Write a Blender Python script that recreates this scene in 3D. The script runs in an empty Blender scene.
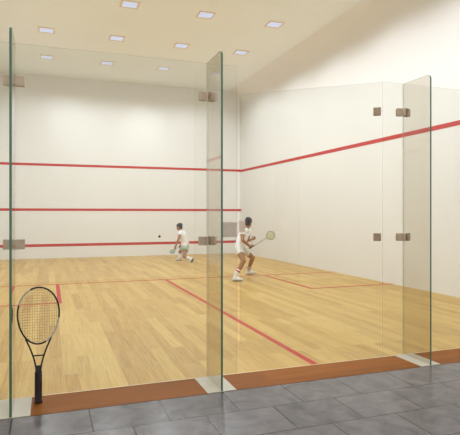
import bpy, bmesh, math, random
from mathutils import Vector, Matrix
random.seed(7)
C = bpy.context.scene.collection
PI = math.pi
V = Vector

# ------------------------------------------------------------------ helpers
def tag(o, label=None, cat=None, group=None, kind=None):
    if label: o['label'] = label
    if cat: o['category'] = cat
    if group: o['group'] = group
    if kind: o['kind'] = kind
    return o

def empty(name, loc=(0, 0, 0), rot=(0, 0, 0)):
    o = bpy.data.objects.new(name, None)
    C.objects.link(o)
    o.location = loc
    o.rotation_euler = rot
    o.empty_display_size = .1
    return o

def obj(name, bm, mats, parent=None, smooth=False):
    me = bpy.data.meshes.new(name)
    bmesh.ops.recalc_face_normals(bm, faces=bm.faces)
    bm.to_mesh(me)
    bm.free()
    if not isinstance(mats, (list, tuple)): mats = [mats]
    for m in mats: me.materials.append(m)
    if smooth:
        for p in me.polygons: p.use_smooth = True
    o = bpy.data.objects.new(name, me)
    C.objects.link(o)
    if parent: o.parent = parent
    return o

def box(bm, x0, x1, y0, y1, z0, z1, bev=0, mat=0):
    vs = [bm.verts.new(p) for p in ((x0, y0, z0), (x1, y0, z0), (x1, y1, z0), (x0, y1, z0),
                                    (x0, y0, z1), (x1, y0, z1), (x1, y1, z1), (x0, y1, z1))]
    fs = [bm.faces.new([vs[i] for i in q]) for q in
          ((0, 3, 2, 1), (4, 5, 6, 7), (0, 1, 5, 4), (1, 2, 6, 5), (2, 3, 7, 6), (3, 0, 4, 7))]
    for f in fs: f.material_index = mat
    if bev:
        es = list({e for f in fs for e in f.edges})
        bmesh.ops.bevel(bm, geom=es, offset=bev, segments=2, affect='EDGES', profile=.5)
    return fs

def boxbm(*a, **k):
    bm = bmesh.new()
    box(bm, *a, **k)
    return bm

def frame_of(d):
    d = V(d).normalized()
    a = V((0, 0, 1)) if abs(d.z) < .9 else V((1, 0, 0))
    x = d.cross(a).normalized()
    return x, d.cross(x).normalized(), d

def tube(bm, pts, r, seg=8, closed=False, rfun=None, flat=1.0, nrm=None, matfun=None):
    """sweep a round (or flattened) section along a list of points"""
    n = len(pts)
    rings = []
    for i, p in enumerate(pts):
        a = pts[(i - 1) % n] if (closed or i > 0) else pts[i]
        b = pts[(i + 1) % n] if (closed or i < n - 1) else pts[i]
        d = (V(b) - V(a)).normalized()
        if nrm is not None:
            y = V(nrm)
            x = d.cross(y).normalized()
        else:
            x, y, _ = frame_of(d)
        rr = rfun(i / max(1, n - 1)) if rfun else r
        rings.append([bm.verts.new(V(p) + x * math.cos(2 * PI * k / seg) * rr + y * math.sin(2 * PI * k / seg) * rr * flat)
                      for k in range(seg)])
    m = n if closed else n - 1
    for i in range(m):
        A, B = rings[i], rings[(i + 1) % n]
        for k in range(seg):
            f = bm.faces.new((A[k], A[(k + 1) % seg], B[(k + 1) % seg], B[k]))
            f.smooth = True
            if matfun: f.material_index = matfun(i / n)
    if not closed:
        bm.faces.new(rings[0][::-1])
        bm.faces.new(rings[-1])

# ------------------------------------------------------------------ materials
def srgb(r, g, b):
    def f(c):
        c /= 255
        return c / 12.92 if c <= .04045 else ((c + .055) / 1.055) ** 2.4
    return (f(r), f(g), f(b), 1)

def mat(name):
    m = bpy.data.materials.new(name)
    m.use_nodes = True
    nt = m.node_tree
    return m, nt, nt.nodes['Principled BSDF']

def N(nt, t, **kw):
    n = nt.nodes.new(t)
    for k, v in kw.items():
        if k in n.inputs: n.inputs[k].default_value = v
        else: setattr(n, k, v)
    return n

def plain(name, col, rough=.5, metal=0, var=.06, scale=6, spec=.5):
    """single colour with a little procedural mottling"""
    m, nt, b = mat(name)
    tc = N(nt, 'ShaderNodeTexCoord')
    no = N(nt, 'ShaderNodeTexNoise', Scale=scale, Detail=4.0)
    nt.links.new(tc.outputs['Object'], no.inputs['Vector'])
    rp = N(nt, 'ShaderNodeValToRGB')
    rp.color_ramp.elements[0].position = .3
    rp.color_ramp.elements[1].position = .7
    rp.color_ramp.elements[0].color = tuple(c * (1 - var) for c in col[:3]) + (1,)
    rp.color_ramp.elements[1].color = tuple(min(1, c * (1 + var)) for c in col[:3]) + (1,)
    nt.links.new(no.outputs['Fac'], rp.inputs['Fac'])
    nt.links.new(rp.outputs['Color'], b.inputs['Base Color'])
    b.inputs['Roughness'].default_value = rough
    b.inputs['Metallic'].default_value = metal
    b.inputs['Specular IOR Level'].default_value = spec
    return m

def wood_planks(name, light, dark, row, length, rough, spec, along='Y', off=0.37):
    m, nt, b = mat(name)
    tc = N(nt, 'ShaderNodeTexCoord')
    mp = N(nt, 'ShaderNodeMapping')
    if along == 'Y': mp.inputs['Rotation'].default_value = (0, 0, PI / 2)
    nt.links.new(tc.outputs['Object'], mp.inputs['Vector'])
    br = N(nt, 'ShaderNodeTexBrick', Scale=1.0)
    br.offset = off
    br.inputs['Color1'].default_value = (0, 0, 0, 1)
    br.inputs['Color2'].default_value = (1, 1, 1, 1)
    br.inputs['Mortar'].default_value = (.25, .25, .25, 1)
    br.inputs['Mortar Size'].default_value = .0015
    br.inputs['Mortar Smooth'].default_value = .5
    br.inputs['Brick Width'].default_value = length
    br.inputs['Row Height'].default_value = row
    nt.links.new(mp.outputs['Vector'], br.inputs['Vector'])
    st = N(nt, 'ShaderNodeMapping')
    st.inputs['Scale'].default_value = (1.2, 32, 1)
    nt.links.new(mp.outputs['Vector'], st.inputs['Vector'])
    # shift the grain from board to board
    ad = N(nt, 'ShaderNodeVectorMath', operation='MULTIPLY_ADD')
    nt.links.new(br.outputs['Color'], ad.inputs[0])
    ad.inputs[1].default_value = (9, 5, 7)
    nt.links.new(st.outputs['Vector'], ad.inputs[2])
    no = N(nt, 'ShaderNodeTexNoise', Scale=1.6, Detail=5.0, Roughness=.6, Distortion=.4)
    nt.links.new(ad.outputs[0], no.inputs['Vector'])
    mx = N(nt, 'ShaderNodeMath', operation='MULTIPLY_ADD')
    nt.links.new(br.outputs['Color'], mx.inputs[0])
    mx.inputs[1].default_value = .5
    sc = N(nt, 'ShaderNodeMath', operation='MULTIPLY_ADD')
    nt.links.new(no.outputs['Fac'], sc.inputs[0])
    sc.inputs[1].default_value = 1.3
    sc.inputs[2].default_value = -.4
    nt.links.new(sc.outputs[0], mx.inputs[2])
    rp = N(nt, 'ShaderNodeValToRGB')
    rp.color_ramp.elements[0].position = .0
    rp.color_ramp.elements[1].position = 1.0
    rp.color_ramp.elements[0].color = light
    rp.color_ramp.elements[1].color = dark
    nt.links.new(mx.outputs[0], rp.inputs['Fac'])
    nt.links.new(rp.outputs['Color'], b.inputs['Base Color'])
    b.inputs['Roughness'].default_value = rough
    b.inputs['Specular IOR Level'].default_value = spec
    return m

def tile_mat():
    m, nt, b = mat('slate_tile')
    tc = N(nt, 'ShaderNodeTexCoord')
    mp = N(nt, 'ShaderNodeMapping')
    mp.inputs['Location'].default_value = (-.297, -4.152, 0)
    nt.links.new(tc.outputs['Object'], mp.inputs['Vector'])
    br = N(nt, 'ShaderNodeTexBrick', Scale=1.0)
    br.offset = .5
    br.inputs['Color1'].default_value = (.0, .0, .0, 1)
    br.inputs['Color2'].default_value = (1, 1, 1, 1)
    br.inputs['Mortar Size'].default_value = .0055
    br.inputs['Mortar Smooth'].default_value = .1
    br.inputs['Brick Width'].default_value = .5585
    br.inputs['Row Height'].default_value = .446
    nt.links.new(mp.outputs['Vector'], br.inputs['Vector'])
    no = N(nt, 'ShaderNodeTexNoise', Scale=4.5, Detail=7.0, Roughness=.65, Distortion=.6)
    nt.links.new(tc.outputs['Object'], no.inputs['Vector'])
    sc = N(nt, 'ShaderNodeMath', operation='MULTIPLY_ADD')
    nt.links.new(br.outputs['Color'], sc.inputs[0])
    sc.inputs[1].default_value = .12
    nt.links.new(no.outputs['Fac'], sc.inputs[2])
    rp = N(nt, 'ShaderNodeValToRGB')
    rp.color_ramp.elements[0].position = .3
    rp.color_ramp.elements[1].position = .8
    rp.color_ramp.elements[0].color = TILE_A
    rp.color_ramp.elements[1].color = TILE_B
    nt.links.new(sc.outputs[0], rp.inputs['Fac'])
    mi = N(nt, 'ShaderNodeMix', data_type='RGBA')
    nt.links.new(br.outputs['Fac'], mi.inputs[0])
    nt.links.new(rp.outputs['Color'], mi.inputs[6])
    mi.inputs[7].default_value = srgb(20, 18, 18)
    nt.links.new(mi.outputs[2], b.inputs['Base Color'])
    b.inputs['Roughness'].default_value = .22
    b.inputs['Specular IOR Level'].default_value = .4
    bp = N(nt, 'ShaderNodeBump', Strength=.15, Distance=.003)
    bp.invert = True
    nt.links.new(br.outputs['Fac'], bp.inputs['Height'])
    nt.links.new(bp.outputs['Normal'], b.inputs['Normal'])
    return m

def glass_mat(name, tint):
    m = bpy.data.materials.new(name)
    m.use_nodes = True
    nt = m.node_tree
    nt.nodes.clear()
    out = N(nt, 'ShaderNodeOutputMaterial')
    tr = N(nt, 'ShaderNodeBsdfTransparent')
    tr.inputs['Color'].default_value = tint
    gl = N(nt, 'ShaderNodeBsdfGlossy', Roughness=0.0)
    lw = N(nt, 'ShaderNodeLayerWeight', Blend=.5)
    pw = N(nt, 'ShaderNodeMath', operation='POWER')
    nt.links.new(lw.outputs['Facing'], pw.inputs[0])
    pw.inputs[1].default_value = 5
    ma = N(nt, 'ShaderNodeMath', operation='MULTIPLY_ADD')
    nt.links.new(pw.outputs[0], ma.inputs[0])
    ma.inputs[1].default_value = .96
    ma.inputs[2].default_value = .04
    mx = N(nt, 'ShaderNodeMixShader')
    nt.links.new(ma.outputs[0], mx.inputs[0])
    nt.links.new(tr.outputs[0], mx.inputs[1])
    nt.links.new(gl.outputs[0], mx.inputs[2])
    nt.links.new(mx.outputs[0], out.inputs['Surface'])
    return m

def emis(name, col, s):
    m, nt, b = mat(name)
    b.inputs['Base Color'].default_value = (.1, .1, .1, 1)
    b.inputs['Emission Color'].default_value = col
    b.inputs['Emission Strength'].default_value = s
    return m

TILE_A = srgb(74, 70, 74)
TILE_B = srgb(126, 119, 120)
M = dict(
    wall=plain('white_plaster', srgb(238, 236, 232), .65, var=.012, scale=.8, spec=.2),
    ceil=plain('ceiling_plaster', srgb(243, 247, 243), .9, var=.012, scale=.5, spec=.1),
    floor=wood_planks('maple_boards', srgb(228, 194, 116), srgb(178, 134, 62), .135, 1.7, .4, .3),
    thresh=wood_planks('threshold_boards', srgb(176, 106, 42), srgb(108, 62, 20), .43, 3.1, .5, .1, along='X'),
    tile=tile_mat(),
    red=plain('red_line_paint', srgb(196, 44, 34), .5, var=.03, scale=3),
    plate=plain('floor_plate_stone', srgb(206, 198, 180), .45, var=.05, scale=8),
    channel=plain('pale_channel', srgb(226, 205, 170), .4),
    glass=glass_mat('clear_glass', (.955, .962, .945, 1)),
    fin=glass_mat('fin_glass', (.895, .878, .84, 1)),
    edge=plain('green_glass_edge', srgb(82, 124, 98), .15, var=.08),
    pale_edge=plain('pale_glass_edge', srgb(205, 200, 172), .2, var=.03),
    steel=plain('brushed_bracket', srgb(215, 194, 170), .5, metal=.0, var=.1, scale=30),
    steel_d=plain('dark_bracket', srgb(178, 152, 128), .45, metal=.0, var=.1, scale=30),
    lock=plain('lock_cover', srgb(228, 212, 196), .6, metal=.0, var=.04, scale=30),
    frame=plain('downlight_frame', srgb(232, 208, 176), .5),
    lens=emis('downlight_lens', srgb(208, 216, 238), .82),
    black=plain('black_frame', srgb(20, 20, 22), .3, var=.1),
    silver=plain('silver_and_highlight', srgb(205, 198, 188), .4, metal=.0),
    grip=plain('dark_grip', srgb(36, 16, 16), .7, var=.2, scale=60),
    string=plain('tan_string', srgb(160, 132, 84), .6),
    string2=plain('straw_string', srgb(206, 202, 150), .6),
    string3=plain('pale_green_string', srgb(168, 186, 164), .6),
    shaft2=plain('grey_green_frame', srgb(112, 118, 100), .4),
    shaft3=plain('teal_frame', srgb(118, 142, 132), .4),
    skin=plain('tan_skin', srgb(164, 116, 78), .6, var=.05, scale=12),
    hair=plain('black_hair', srgb(34, 32, 34), .6, var=.2, scale=60),
    shirt=plain('white_shirt', srgb(246, 246, 248), .8, var=.03, scale=20),
    shorts=plain('white_shorts', srgb(222, 220, 214), .8, var=.04, scale=20),
    mint=plain('pale_green_shorts', srgb(190, 208, 192), .8, var=.04, scale=20),
    shoe=plain('white_shoe', srgb(232, 230, 222), .6, var=.04, scale=30),
    sole=plain('grey_sole', srgb(150, 148, 140), .7),
    dsole=plain('dark_sole', srgb(84, 100, 98), .7),
    band=plain('red_band', srgb(178, 70, 70), .8),
    eye=plain('eye_white', srgb(225, 220, 212), .3),
    iris=plain('iris_brown', srgb(40, 26, 18), .3),
    lip=plain('lips', srgb(150, 90, 74), .5),
    ball=plain('black_rubber', srgb(28, 28, 30), .6),
)

# polished rims of clear glass let half the light through
_nt = M['pale_edge'].node_tree
_o = [n for n in _nt.nodes if n.type == 'OUTPUT_MATERIAL'][0]
_t = N(_nt, 'ShaderNodeBsdfTransparent')
_t.inputs['Color'].default_value = (.9, .92, .88, 1)
_m = N(_nt, 'ShaderNodeMixShader')
_m.inputs[0].default_value = .35
_nt.links.new(_t.outputs[0], _m.inputs[1])
_nt.links.new(_nt.nodes['Principled BSDF'].outputs[0], _m.inputs[2])
_nt.links.new(_m.outputs[0], _o.inputs['Surface'])

# ------------------------------------------------------------------ dimensions (metres)
XL, XR = -1.96, 7.12          # court side walls
YG, YF = 4.585, 18.55         # glass line, front wall
YT = 4.152                    # tile / threshold edge
YB = -3.0                     # lobby end
HC = 6.30                     # ceiling
HG = 2.975                    # glass height

def struct(name, bm, m):
    return tag(obj(name, bm, m), kind='structure')

# ------------------------------------------------------------------ room shell
struct('floor', boxbm(XL, XR, YG, YF, -.1, 0), M['floor'])
struct('floor_lobby', boxbm(XL - .2, XR + .2, YB, YT, -.1, 0), M['tile'])
struct('ceiling', boxbm(XL - .2, XR + .2, YB, YF + .2, HC, HC + .15), M['ceil'])
struct('wall_front', boxbm(XL - .2, XR + .2, YF, YF + .2, -.1, HC), M['wall'])
struct('wall_right', boxbm(XR, XR + .2, YB, YF, -.1, HC), M['wall'])
struct('wall_left', boxbm(XL - .2, XL, YB, YF, -.1, HC), M['wall'])

# cove added to soften the shading between ceiling and right wall
bm = bmesh.new()
rc = .55
cv = [(XR - rc + rc * math.cos(a), HC - rc + rc * math.sin(a)) for a in [PI / 2 * k / 12 for k in range(13)]]
va = [[bm.verts.new((x - .001, y, z - .001)) for x, z in cv] for y in (YB, YF)]
for k in range(len(cv) - 1):
    f = bm.faces.new((va[0][k], va[0][k + 1], va[1][k + 1], va[1][k]))
    f.smooth = True
struct('trim_added_cove', bm, M['wall'])
ntrim = [0]
def trim(m, *a, label=None):
    ntrim[0] += 1
    o = struct('trim_%d' % ntrim[0], boxbm(*a), m)
    if label: o['label'] = label
    return o
# threshold boards between the floor plates, and the pale channel at their inner edge
PL = [(-.385, -.135), (1.285, 1.55), (3.543, 3.785)]
xs = [XL] + [v for p in PL for v in p] + [XR]
for i in range(0, len(xs), 2):
    trim(M['thresh'], xs[i], xs[i + 1], YT, YG - .014, -.1, .002)
trim(M['channel'], XL, XR, YG - .014, YG, -.1, .003)
# court markings: painted lines
W = .07
R_ = M['red']
fl = lambda x0, x1, y0, y1: trim(R_, x0, x1, y0, y1, .0005, .0025)
fl(XL, XR, 11.67 - W / 2, 11.67 + W / 2)                # short line
fl(2.575 - W / 2, 2.575 + W / 2, YG, 11.67 - W / 2)     # half-court line
fl(5.10 - W / 2, 5.10 + W / 2, 9.25 - W / 2, 11.67 - W / 2)   # right service box
fl(5.10 + W / 2, XR, 9.25 - W / 2, 9.25 + W / 2)
fl(.175 - W / 2, .175 + W / 2, 9.23 - W / 2, 11.67 - W / 2)   # left service box
fl(XL, .175 - W / 2, 9.23 - W / 2, 9.23 + W / 2)
wl = lambda z, w: trim(R_, XL, XR, YF - .004, YF - .0005, z - w / 2, z + w / 2)
wl(3.235, .085)
wl(1.683, .085)
wl(.45, .095)
trim(R_, XR - .004, XR - .0005, 3.0, YF - .004, 3.225 - .045, 3.225 + .045)
trim(R_, XL + .0005, XL + .004, 3.0, YF - .004, 3.225 - .045, 3.225 + .045)

# ------------------------------------------------------------------ glass wall
def pane_bm(w, h, t, corner=0.0, z0=.004, sill=False):
    """pane standing in local X(0..w), Z(z0..h), thickness t about Y=0; faces mat 0, rim mat 1;
       corner > 0 rounds the top corner at X=0"""
    bm = bmesh.new()
    prof = [(0, z0), (w, z0), (w, h)]
    if corner:
        prof += [(corner - corner * math.sin(a), h - corner + corner * math.cos(a))
                 for a in [i * PI / 2 / 6 for i in range(7)]]
    else:
        prof += [(0, h)]
    A = [bm.verts.new((x, -t / 2, z)) for x, z in prof]
    B = [bm.verts.new((x, t / 2, z)) for x, z in prof]
    bm.faces.new(A)
    bm.faces.new(B[::-1])
    n = len(prof)
    for i in range(0 if sill else 1, n):
        f = bm.faces.new((A[i], B[i], B[(i + 1) % n], A[(i + 1) % n]))
        front = corner and all(prof[k][0] < corner * .6 for k in (i, (i + 1) % n))
        f.material_index = 2 if front else 1
    return bm

T = .010
def panel(x0, x1, label):
    e = empty('glass_screen', (x0, YG, 0))
    tag(e, label, 'glass panel', 'fixed glass panels of the court wall')
    obj('pane', pane_bm(x1 - x0, HG, T, z0=.003), [M['glass'], M['pale_edge']], e)
    return e
FX = [-.274, 1.415, 3.664]    # the three fins
g = .0095
panel(XL + .004, FX[0] - g, 'clear fixed glass panel at the far left edge, left of the leftmost fin')
panel(FX[0] + g, FX[1] - g, 'wide clear fixed glass panel behind the standing black racket')
pc = panel(FX[1] + g, 1.715, 'narrow glass strip beside the middle fin carrying a square lock plate')
panel(3.392, FX[2] - g, 'narrow glass strip between the open door hinges and the right fin')
panel(FX[2] + g, XR - .004, 'clear fixed glass panel at the far right, beyond the right fin')
# lock keep on the strip by the door opening
o = obj('lock_keep', boxbm(.142, .284, -.022, .022, 1.324, 1.468, bev=.004), M['lock'], pc)
o['label'] = 'square grey lock plate'

FLAB = ['glass fin at the left edge, standing on a white plate near the racket',
        'tall middle glass fin with a dark green front edge',
        'right-hand glass fin with rounded top, beside the open door hinges']
for i, fx in enumerate(FX):
    e = empty('glass_fin', (fx, YT + .004, .006))
    tag(e, FLAB[i], 'glass fin', 'glass fins bracing the court wall')
    bm = pane_bm(YG - YT - .004 - T / 2 - .002, HG - .008, .018, corner=.05, z0=0)
    bm.transform(Matrix.Rotation(PI / 2, 4, 'Z'))
    o = obj('fin_pane', bm, [M['fin'], M['pale_edge'], M['edge']], e)
    yl = YG - YT - .004
    for z in (2.658, 1.292):
        zz = z - .006
        bm = bmesh.new()
        for sgn in (-1, 1):
            a, b = sorted((sgn * .0125, sgn * .084))
            box(bm, a, b, yl - .020, yl - .0065, zz - .042, zz + .042, bev=.003)
            box(bm, a, b, yl + .0065, yl + .020, zz - .042, zz + .042, bev=.003)
            a, b = sorted((sgn * .0095, sgn * .020))
            box(bm, a, b, yl - .062, yl - .0085, zz - .042, zz + .042, bev=.003)
        cl = obj('glass_clamp', bm, M['steel'], e)
    # white plate under the fin
    a, b = PL[i]
    pe = tag(obj('floor_plate', boxbm(a, b, YT, YG - .014, -.02, .006, bev=.0015), M['plate']),
             ['white floor plate under the fin at the left edge, beside the racket',
              'white floor plate under the middle glass fin',
              'white floor plate under the right glass fin'][i], 'floor plate', 'white plates under the glass fins')

# open door, hinged at the right of the opening and swung into the court
d = empty('door_1', (3.384, YG + .006, 0), (0, 0, math.atan2(5.628 - 4.596, 2.144 - 3.39)))
tag(d, 'open frameless glass door swung into the court', 'door', kind='structure')
DW = 1.612
obj('pane', pane_bm(DW, HG - .005, T, z0=.006, sill=True), [M['glass'], M['pale_edge']], d)
for z in (2.655, 1.294):
    bm = bmesh.new()
    box(bm, .004, .082, .0065, .024, z - .042, z + .042, bev=.003)
    box(bm, .004, .082, -.024, -.0065, z - .042, z + .042, bev=.003)
    obj('hinge', bm, M['steel_d'], d)
o = obj('lock_case', boxbm(DW - .058, DW + .004, -.024, .024, 1.324, 1.468, bev=.004), M['lock'], d)
o['label'] = 'square grey lock case'

# ------------------------------------------------------------------ ceiling lights and added lamps
ROWS = [(11.57, 'nearest row'), (13.92, 'middle row'), (16.31, 'row nearest the front wall')]
COLS = [-.06, 1.73, 3.53, 5.33]
ORD = ['first', 'second', 'third', 'fourth']
LP = 77.0
def lamp(x, y, p):
    ld = bpy.data.lights.new('ceiling_or_added_lamp', 'SPOT')
    ld.spot_size = math.radians(164)
    ld.spot_blend = .4
    ld.shadow_soft_size = .12
    ld.energy = p
    ld.color = (.84, .915, 1)
    lo = bpy.data.objects.new('ceiling_or_added_lamp', ld)
    C.objects.link(lo)
    lo.location = (x, y, HC - .14)
    return lo
fixture = None
for ri, (y, rl) in enumerate(ROWS):
    for ci, x in enumerate(COLS):
        lamp(x, y, LP)
        if ri == 0 and ci == 0: continue
        n = ci - (1 if ri == 0 else 0)
        lab = 'square recessed ceiling light, %s from the left in the %s' % (ORD[n], rl)
        if fixture is None:
            e = empty('ceiling_light', (x, y, HC))
            bm = bmesh.new()
            for a in ((-.20, .20, -.20, -.155), (-.20, .20, .155, .20), (-.20, -.165, -.155, .155), (.165, .20, -.155, .155)):
                box(bm, a[0], a[1], a[2], a[3], -.010, 0)
            obj('frame', bm, M['frame'], e)
            obj('lens', boxbm(-.165, .165, -.155, .155, -.005, 0), M['lens'], e)
            fixture = e
        else:
            e = fixture.copy()
            C.objects.link(e)
            e.location = (x, y, HC)
            for ch in fixture.children:
                c2 = ch.copy()
                C.objects.link(c2)
                c2.parent = e
        tag(e, lab, 'ceiling light', 'recessed ceiling lights')
for y in (9.22, 6.87, 4.9):  # unseen rows without fixtures; the last added to brighten the right wall
    for x in COLS: lamp(x, y, LP)
for x in (.6, 2.6, 4.6): lamp(x, 2.0, LP * .9)  # unseen bare lamps, added to light the lobby tile

def added_wash(x, y, aim, p, size):  # hidden spot added for a soft glow on the front wall
    lo = lamp(x, y, p)
    lo.data.spot_size = math.radians(size)
    lo.data.spot_blend = 1.0
    lo.rotation_euler = (V(aim) - lo.location).to_track_quat('-Z', 'Y').to_euler()
added_wash(-.06, 16.31, (.75, YF, 4.75), 45, 46)
added_wash(3.53, 16.31, (3.25, YF, 4.6), 45, 46)

# ------------------------------------------------------------------ rackets
def racket(root, a_x, top, bot, yc, handle, throat, grip_r, tube_r, mats, nx, ny, sr, two_arm=True):
    """built in the local XZ plane, butt at the origin, Z up the shaft. egg-shaped hoop centred at z=yc"""
    fm, gm, sm, fm2 = mats
    n = 48
    pts = []
    for i in range(n):
        t = 2 * PI * i / n
        s_, c_ = math.sin(t), math.cos(t)
        w = a_x * (1 + .06 * s_)
        pts.append(V((w * c_, 0, yc + (top - yc if s_ > 0 else yc - bot) * s_)))
    bm = bmesh.new()
    def mf(u):
        return 1 if (.80 < u < .97 or .30 < u < .42) else 0  # silver part at lower right; upper-left arc is a painted-in highlight
    tube(bm, pts, tube_r, seg=8, closed=True, flat=1.3, nrm=(0, 1, 0), matfun=mf)
    obj('hoop', bm, [fm, fm2], root)
    bm = bmesh.new()
    if two_arm:
        for sg in (-1, 1):
            p = []
            j0 = V((sg * a_x * .62, 0, yc - (yc - bot) * .80))
            for k in range(9):
                t = k / 8
                x = (1 - t) ** 1.6 * j0.x + (1 - (1 - t) ** 1.6) * sg * .016
                p.append((x, 0, j0.z + (handle - .004 - j0.z) * t))
            tube(bm, p, tube_r * .95, seg=8, flat=1.2, nrm=(0, 1, 0))
        box(bm, -.018, .018, -tube_r, tube_r, handle - .004, handle + .05, bev=.003)
        zc_ = throat
        hw = .016 + (a_x * .62 - .016) * max(0, (zc_ - handle) / (yc - (yc - bot) * .80 - handle)) ** 1.6
        tube(bm, [(-hw, 0, zc_), (hw, 0, zc_)], tube_r * .8, seg=8)
    else:
        tube(bm, [(0, 0, handle - .004), (0, 0, bot)], tube_r * 1.1, seg=8)
    obj('throat', bm, fm, root)
    bm = bmesh.new()
    tube(bm, [(0, 0, 0), (0, 0, .012), (0, 0, .014), (0, 0, handle * .5), (0, 0, handle)], grip_r, seg=8,
         rfun=lambda t: grip_r * (1.12 if t < .3 else 1.0))
    gp = obj('grip', bm, gm, root)
    bm = bmesh.new()
    def half(z):
        s_ = (z - yc) / ((top - yc) if z > yc else (yc - bot))
        s_ = max(-1, min(1, s_))
        return a_x * (1 + .06 * s_) * math.sqrt(1 - s_ * s_)
    for i in range(1, ny):
        z = bot + (top - bot) * i / ny
        hw = half(z) - .002
        tube(bm, [(-hw, 0, z), (hw, 0, z)], sr, seg=4)
    for i in range(1, nx):
        x = -a_x + 2 * a_x * i / nx
        zs = [bot + (top - bot) * k / 200 for k in range(201)]
        zs = [z for z in zs if half(z) > abs(x)]
        if len(zs) > 1: tube(bm, [(x, 0, zs[0]), (x, 0, zs[-1])], sr, seg=4)
    obj('strings', bm, sm, root)

e = empty('tennis_racket', (-.082, 4.418, .004), (-math.asin(.138 / .945), 0, 0))
tag(e, 'black racket with dark grip leaning upright against the glass at the left', 'racket')
racket(e, .163, .933, .468, .705, .245, .375, .029, .0072,
       (M['black'], M['grip'], M['string'], M['silver']), 17, 21, .0011)

# ------------------------------------------------------------------ people
def capsule(bm, a, ra, b, rb, seg=14):
    a, b = V(a), V(b)
    d = b - a
    L = d.length
    if L < 1e-6: d = V((0, 0, 1))
    x, y, dn = frame_of(d)
    prof = [(-ra * math.cos(t), ra * math.sin(t)) for t in [PI / 2 * k / 5 for k in range(1, 6)]]
    prof += [(L + rb * math.sin(t), rb * math.cos(t)) for t in [PI / 2 * k / 5 for k in range(0, 5)]]
    p0 = bm.verts.new(a - dn * ra)
    p1 = bm.verts.new(b + dn * rb)
    rings = [[bm.verts.new(a + dn * h + (x * math.cos(2 * PI * k / seg) + y * math.sin(2 * PI * k / seg)) * r)
              for k in range(seg)] for h, r in prof]
    for k in range(seg):
        bm.faces.new((p0, rings[0][k], rings[0][(k + 1) % seg]))
        bm.faces.new((p1, rings[-1][(k + 1) % seg], rings[-1][k]))
        for i in range(len(rings) - 1):
            bm.faces.new((rings[i][k], rings[i][(k + 1) % seg], rings[i + 1][(k + 1) % seg], rings[i + 1][k]))

def frustum(bm, a, ra, b, rb, seg=18, flat=1.0, ax=None):
    tube(bm, [V(a), V(a) * .5 + V(b) * .5, V(b)], ra, seg=seg, rfun=lambda t: ra + (rb - ra) * t)

def ellip(bm, c, axes, radii, seg=18, rings=12):
    m = Matrix((axes[0] * radii[0], axes[1] * radii[1], axes[2] * radii[2])).transposed().to_4x4()
    bmesh.ops.create_uvsphere(bm, u_segments=seg, v_segments=rings, radius=1, matrix=Matrix.Translation(c) @ m)

def fuse(name, bm, m, parent, voxel=.008, smooth=4, cut=None):
    """one continuous skin from overlapping volumes"""
    bmesh.ops.recalc_face_normals(bm, faces=bm.faces)
    me = bpy.data.meshes.new(name)
    bm.to_mesh(me)
    bm.free()
    o = bpy.data.objects.new('work', me)
    C.objects.link(o)
    r = o.modifiers.new('r', 'REMESH')
    r.mode = 'VOXEL'
    r.voxel_size = voxel
    s = o.modifiers.new('s', 'SMOOTH')
    s.factor = .5
    s.iterations = smooth
    dg = bpy.context.evaluated_depsgraph_get()
    dg.update()
    nm = bpy.data.meshes.new_from_object(o.evaluated_get(dg))
    bpy.data.objects.remove(o)
    nm.name = name
    nm.materials.clear()
    nm.materials.append(m)
    for p in nm.polygons: p.use_smooth = True
    if cut:
        b2 = bmesh.new()
        b2.from_mesh(nm)
        for co, no in cut:
            bmesh.ops.bisect_plane(b2, geom=list(b2.verts) + list(b2.edges) + list(b2.faces), plane_co=co, plane_no=no, clear_outer=True)
        b2.to_mesh(nm)
        b2.free()
    o = bpy.data.objects.new(name, nm)
    C.objects.link(o)
    o.parent = parent
    o.matrix_parent_inverse = Matrix.Translation(parent.location).inverted()
    return o

def put(name, bm, m, parent, smooth=True):
    o = obj(name, bm, m, parent, smooth)
    o.matrix_parent_inverse = Matrix.Translation(parent.location).inverted()
    return o

def hand(bm, wrist, f, n, thumb, curl):
    """palm + four unequal fingers + thumb. f: along the hand, n: the side the fingers close to, thumb: +-1"""
    f = V(f).normalized()
    n = V(n)
    n = (n - f * n.dot(f)).normalized()
    s = f.cross(n) * thumb
    w = V(wrist)
    lat = [.030, .010, -.010, -.029]
    lens = [(.040, .025, .019), (.045, .028, .020), (.041, .026, .019), (.032, .020, .017)]
    for i in range(4):
        k = w + f * (.088 - .005 * abs(i - 1)) + s * lat[i]
        capsule(bm, w + f * .012 + s * lat[i] * .6, .014, k, .0105, 8)
        p = k
        ang = 0
        for j, L in enumerate(lens[i]):
            ang += curl[j] * (1 + .08 * i)
            dr = f * math.cos(ang) + n * math.sin(ang)
            q = p + dr * L
            capsule(bm, p, .0095 - .0008 * j, q, .0088 - .0008 * j, 8)
            p = q
    b0 = w + f * .028 + s * .026
    b1 = b0 + (f * .55 + s * .6 + n * .45).normalized() * .042
    b2 = b1 + (f * .75 + s * .1 + n * .65).normalized() * .034
    capsule(bm, b0, .014, b1, .0105, 8)
    capsule(bm, b1, .0105, b2, .009, 8)

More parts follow.
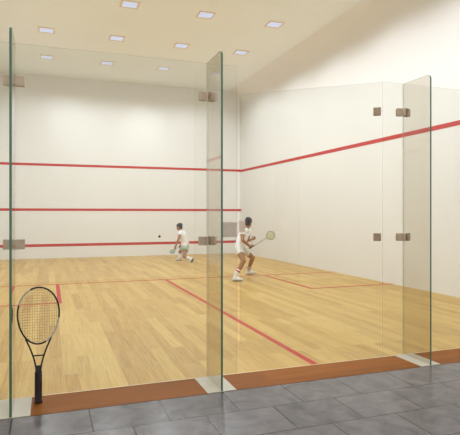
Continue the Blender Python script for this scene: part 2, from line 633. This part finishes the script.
def person(J, fwd_head, face_up, label, shorts_m, shoe_sole, band, curlR, curlL, palmR, palmL, sleeve, chestd, toe_down_R=False):
    J = {k: V(v) for k, v in J.items()}
    base = V(((J['anR'].x + J['anL'].x) / 2, (J['anR'].y + J['anL'].y) / 2, 0))
    root = empty('person', base)
    tag(root, label, 'person', 'squash players on the court')
    U = V(face_up).normalized()
    F = V(fwd_head)
    F = (F - U * F.dot(U)).normalized()
    S = F.cross(U)
    hc = J['headc']
    # ---- body (one surface)
    bm = bmesh.new()
    ellip(bm, hc + U * .020 - F * .012, (S, F, U), (.074, .094, .092))
    ellip(bm, hc - U * .035 + F * .022, (S, F, U), (.056, .068, .078))
    ellip(bm, hc - U * .085 + F * .052, (S, F, U), (.028, .028, .024))         # chin
    capsule(bm, hc + U * .005 + F * .084, .010, hc - U * .030 + F * .104, .014, 8)  # nose
    capsule(bm, hc + U * .020 + F * .076 + S * .035, .012, hc + U * .020 + F * .076 - S * .035, .012, 8)  # brow
    for sg in (-1, 1):
        ellip(bm, hc + S * sg * .076 - F * .008 - U * .008, (S, F, U), (.012, .020, .032), 10, 8)  # ears
    capsule(bm, hc - U * .06 - F * .02, .052, J['neck'] - U * .02, .058)
    ch, wa, pe = J['chest'], J['waist'], J['pelvis']
    sd = (J['shR'] - J['shL']).normalized()
    mid = (J['shR'] + J['shL']) / 2
    for sg, sh in ((1, 'shR'), (-1, 'shL')):
        capsule(bm, J['neck'] - V((0, 0, .03)), .05, J[sh], .058)
        capsule(bm, ch + sd * sg * .065, .092, J[sh] * .75 + mid * .25, .07)
        capsule(bm, ch + sd * sg * .060, .092, wa + sd * sg * .052, .082)
        hp = J['hipR' if sg > 0 else 'hipL']
        capsule(bm, wa + sd * sg * .05, .082, hp * .8 + pe * .2, .098)
    capsule(bm, hpmid(J), .10, J['pelvis'], .10)
    for q in 'RL':
        capsule(bm, J['sh' + q], .054, J['el' + q], .039)
        m_ = J['el' + q] * .65 + J['wr' + q] * .35
        capsule(bm, J['el' + q], .037, m_, .040)
        capsule(bm, m_, .040, J['wr' + q], .026)
        capsule(bm, J['hip' + q], .092, J['kn' + q], .056)
        m_ = J['kn' + q] * .68 + J['an' + q] * .32
        capsule(bm, J['kn' + q], .054, m_, .056)
        capsule(bm, m_, .056, J['an' + q], .036)
        capsule(bm, J['an' + q], .036, J['heel' + q] * .8 + J['toe' + q] * .2, .034)
        capsule(bm, J['heel' + q] * .8 + J['toe' + q] * .2, .030, J['toe' + q], .026)
    hand(bm, J['wrR'], J['haR'] - J['wrR'], palmR, 1, curlR)
    hand(bm, J['wrL'], J['haL'] - J['wrL'], palmL, -1, curlL)
    fuse('body', bm, M['skin'], root, .0065, 4)
    # ---- face details
    for sg in (-1, 1):
        bm = bmesh.new()
        ellip(bm, hc + S * sg * .031 + F * .078 + U * .002, (S, F, U), (.0125, .010, .008), 10, 8)
        ey = put('eye', bm, M['eye'], root)
        bm = bmesh.new()
        ellip(bm, hc + S * sg * .031 + F * .0865 + U * .002, (S, F, U), (.0055, .0035, .0055), 8, 6)
        ir = obj('iris', bm, M['iris'], ey, True)
    bm = bmesh.new()
    capsule(bm, hc - U * .058 + F * .083 + S * .018, .006, hc - U * .058 + F * .083 - S * .018, .006, 8)
    put('mouth', bm, M['lip'], root)
    # ---- hair
    bm = bmesh.new()
    ellip(bm, hc + U * .034 - F * .022, (S, F, U), (.083, .098, .088))
    ellip(bm, hc - U * .022 - F * .052, (S, F, U), (.070, .060, .064))
    ellip(bm, hc + U * .075 + F * .045, (S, F, U), (.060, .040, .026))
    for sg in (-1, 1):
        ellip(bm, hc + S * sg * .066 - F * .005 + U * .018, (S, F, U), (.016, .034, .040), 10, 8)
    for k in range(60):
        a, t = random.uniform(0, 2 * PI), random.uniform(0, 1.5)
        dv = S * math.sin(t) * math.cos(a) * .083 + F * math.sin(t) * math.sin(a) * .096 + U * math.cos(t) * .088
        if dv.dot(F) > .05 and dv.dot(U) < .05: continue
        p = hc + U * .034 - F * .022 + dv * .97
        capsule(bm, p, .012, p + dv.normalized() * .006 - F * .016, .008, 6)
    fuse('hair', bm, M['hair'], root, .008, 1)
    # ---- shirt
    bm = bmesh.new()
    for sg, sh, el in ((1, 'shR', 'elR'), (-1, 'shL', 'elL')):
        capsule(bm, J['neck'] - V((0, 0, .045)), .064, J[sh], .070)
        capsule(bm, ch + sd * sg * .067, .106, J[sh] * .75 + mid * .25, .082)
        capsule(bm, ch + sd * sg * .062, .106, wa + sd * sg * .060, .102)
        hp = J['hipR' if sg > 0 else 'hipL']
        frustum(bm, wa + sd * sg * .058, .104, (wa * .3 + hp * .7), .118)
        k = J[sh] * (1 - sleeve) + J[el] * sleeve
        frustum(bm, J[sh], .067, k, .066)
        capsule(bm, J[sh], .068, J[sh] * .9 + J[el] * .1, .066)
        cutn = (J[el] - J[sh]).normalized()
    fuse('shirt', bm, M['shirt'], root, .009, 4)
    # ---- shorts
    bm = bmesh.new()
    capsule(bm, J['pelvis'] + V((0, 0, .05)), .112, J['pelvis'], .114)
    for q in 'RL':
        capsule(bm, wa * .35 + J['hip' + q] * .65, .106, J['hip' + q], .110)
        k = J['hip' + q] * .58 + J['kn' + q] * .42
        frustum(bm, J['hip' + q], .106, k, .101)
    fuse('shorts', bm, shorts_m, root, .009, 4)
    # ---- socks and shoes
    for q in 'RL':
        an, kn, he, to = (J[a + q] for a in ('an', 'kn', 'heel', 'toe'))
        ax = (kn - an).normalized()
        bm = bmesh.new()
        tube(bm, [an - ax * .03, an + ax * .03, an + ax * .10, an + ax * .14], .045, seg=14,
             rfun=lambda t: .044 + .012 * t)
        so = put('sock', bm, M['shoe'], root)
        if band:
            bm = bmesh.new()
            tube(bm, [an + ax * .085, an + ax * .115], .0585, seg=14)
            b_ = obj('sock_band', bm, M['band'], so)
            b_['label'] = 'red sock band'
        fd = (to - he).normalized()
        up = (an - he)
        up = (up - fd * up.dot(fd)).normalized()
        sid = fd.cross(up)
        bm = bmesh.new()
        L = (to - he).length
        capsule(bm, he + up * .012 + fd * .01, .044, he + up * .012 + fd * L * .6, .046)
        capsule(bm, he + up * .012 + fd * L * .6, .046, to + up * .004 - fd * .005, .036)
        capsule(bm, he + up * .03 + fd * .012, .042, an - ax * .012, .046)
        capsule(bm, an - ax * .03, .044, he + up * .01 + fd * L * .65, .034)
        sh = fuse('shoe', bm, M['shoe'], root, .008, 3)
        bm = bmesh.new()
        n = 20
        A, B = [], []
        for k in range(n):
            t = 2 * PI * k / n
            p = he + fd * (L * .5 + math.cos(t) * (L * .5 + .036)) + sid * math.sin(t) * (.044 + .008 * math.cos(t))
            A.append(bm.verts.new(p - up * .036))
            B.append(bm.verts.new(p - up * .018))
        bm.faces.new(A)
        bm.faces.new(B[::-1])
        for k in range(n): bm.faces.new((A[k], B[k], B[(k + 1) % n], A[(k + 1) % n]))
        obj('sole', bm, shoe_sole, sh)
    return root

def hpmid(J):
    return (J['hipR'] + J['hipL']) / 2

JR = dict(headc=(4.494, 11.220, 1.332), neck=(4.435, 11.200, 1.200), shR=(4.272, 11.030, 1.129), shL=(4.561, 11.360, 1.126), elR=(4.216, 10.900, 0.932), wrR=(4.434, 11.000, 0.780), haR=(4.499, 11.030, 0.763), elL=(4.553, 11.440, 0.890), wrL=(4.734, 11.580, 0.909), haL=(4.772, 11.600, 0.920), chest=(4.355, 11.200, 1.027), waist=(4.282, 11.200, 0.838), pelvis=(4.294, 11.220, 0.718), hipR=(4.218, 11.120, 0.691), hipL=(4.384, 11.320, 0.680), knR=(4.230, 10.870, 0.453), anR=(4.046, 10.880, 0.136), knL=(4.712, 11.500, 0.466), anL=(4.753, 11.880, 0.137), heelR=(3.990, 10.860, 0.037), toeR=(4.146, 10.800, 0.036), heelL=(4.728, 11.900, 0.037), toeL=(4.946, 11.950, 0.036))
JL = dict(headc=(4.035, 16.200, 1.106), neck=(4.069, 16.150, 0.976), shR=(4.207, 16.250, 0.911), shL=(4.013, 15.980, 0.933), elL=(3.928, 15.850, 0.736), wrL=(3.859, 15.880, 0.543), haL=(3.833, 15.880, 0.485), elR=(4.239, 16.350, 0.674), wrR=(4.114, 16.300, 0.506), haR=(4.067, 16.250, 0.464), chest=(4.134, 16.100, 0.829), waist=(4.212, 16.140, 0.629), pelvis=(4.234, 16.160, 0.496), hipL=(4.169, 16.080, 0.453), hipR=(4.283, 16.240, 0.440), knL=(4.137, 16.500, 0.273), anL=(4.057, 16.220, 0.117), knR=(4.113, 15.900, 0.167), anR=(4.225, 15.560, 0.115), heelL=(4.089, 16.240, 0.037), toeL=(3.984, 16.280, 0.036), heelR=(4.281, 15.480, 0.113), toeR=(4.234, 15.500, 0.018))
person(JR, (.80, .60, -.06), (.15, .08, 1), 'nearer squash player in white shirt and white shorts, crouching with racket held out right',
       M['shorts'], M['sole'], True, (.9, 1.0, .8), (1.1, 1.2, .9), (-.3, .6, .5), (.2, -.5, .6), .42, 0)
person(JL, (-.75, .62, -.25), (-.25, .15, 1), 'farther squash player in white shirt and pale green shorts, lunging low toward the front wall',
       M['mint'], M['dsole'], False, (.9, 1.0, .8), (.3, .4, .3), (-.5, -.2, -.6), (.5, .4, .2), .42, 0)

def held_racket(name, butt, tip, normal, label, mats, L, a_x, hh, grip):
    z = (V(tip) - V(butt)).normalized()
    y = V(normal)
    y = (y - z * y.dot(z)).normalized()
    x = y.cross(z)
    e = empty(name)
    e.matrix_world = Matrix.Translation(V(butt)) @ Matrix((x, y, z)).transposed().to_4x4()
    tag(e, label, 'racket')
    racket(e, a_x, L, L - 2 * hh, L - hh * .97, grip, 0, .015, .006, mats, 15, 17, .0042, two_arm=False)

held_racket('squash_racket', (4.432, 11.002, 0.734), (5.216, 11.330, 1.060), (-.35, -.93, .12),
            'squash racket with straw-coloured strings held out by the nearer player',
            (M['shaft2'], M['grip'], M['string2'], M['shaft2']), 0.910, .105, .137, .16)
held_racket('squash_racket', (4.168, 16.323, 0.506), (3.702, 16.050, 0.274), (-.25, -.80, .55),
            'squash racket with pale green head held low by the farther player',
            (M['shaft3'], M['grip'], M['string3'], M['shaft3']), 0.588, .075, .10, .13)

# ball in flight
bm = bmesh.new()
bmesh.ops.create_uvsphere(bm, u_segments=20, v_segments=12, radius=.042)
o = tag(obj('squash_ball', bm, M['ball'], None, True), 'small black squash ball in the air left of the farther player', 'ball')
o.location = (3.418, 16.400, 0.794)

# ------------------------------------------------------------------ light, camera, look
w = bpy.data.worlds.new('World')
bpy.context.scene.world = w
w.use_nodes = True
bg = w.node_tree.nodes['Background']
bg.inputs['Color'].default_value = (1, .98, .95, 1)
bg.inputs['Strength'].default_value = .9

cd = bpy.data.cameras.new('camera')
cam = bpy.data.objects.new('camera', cd)
C.objects.link(cam)
cam.location = (0, 0, 1.55)
cam.rotation_euler = (PI / 2, 0, -math.radians(19.7185))
cd.sensor_width = 36
cd.lens = 36 * 505 / 460
cd.shift_y = -4 / 460
cd.clip_start = .05
sc = bpy.context.scene
sc.camera = cam
sc.view_settings.view_transform = 'Standard'
sc.view_settings.look = 'None'
sc.view_settings.exposure = 0
sc.cycles.transparent_max_bounces = 24
sc.cycles.max_bounces = 12
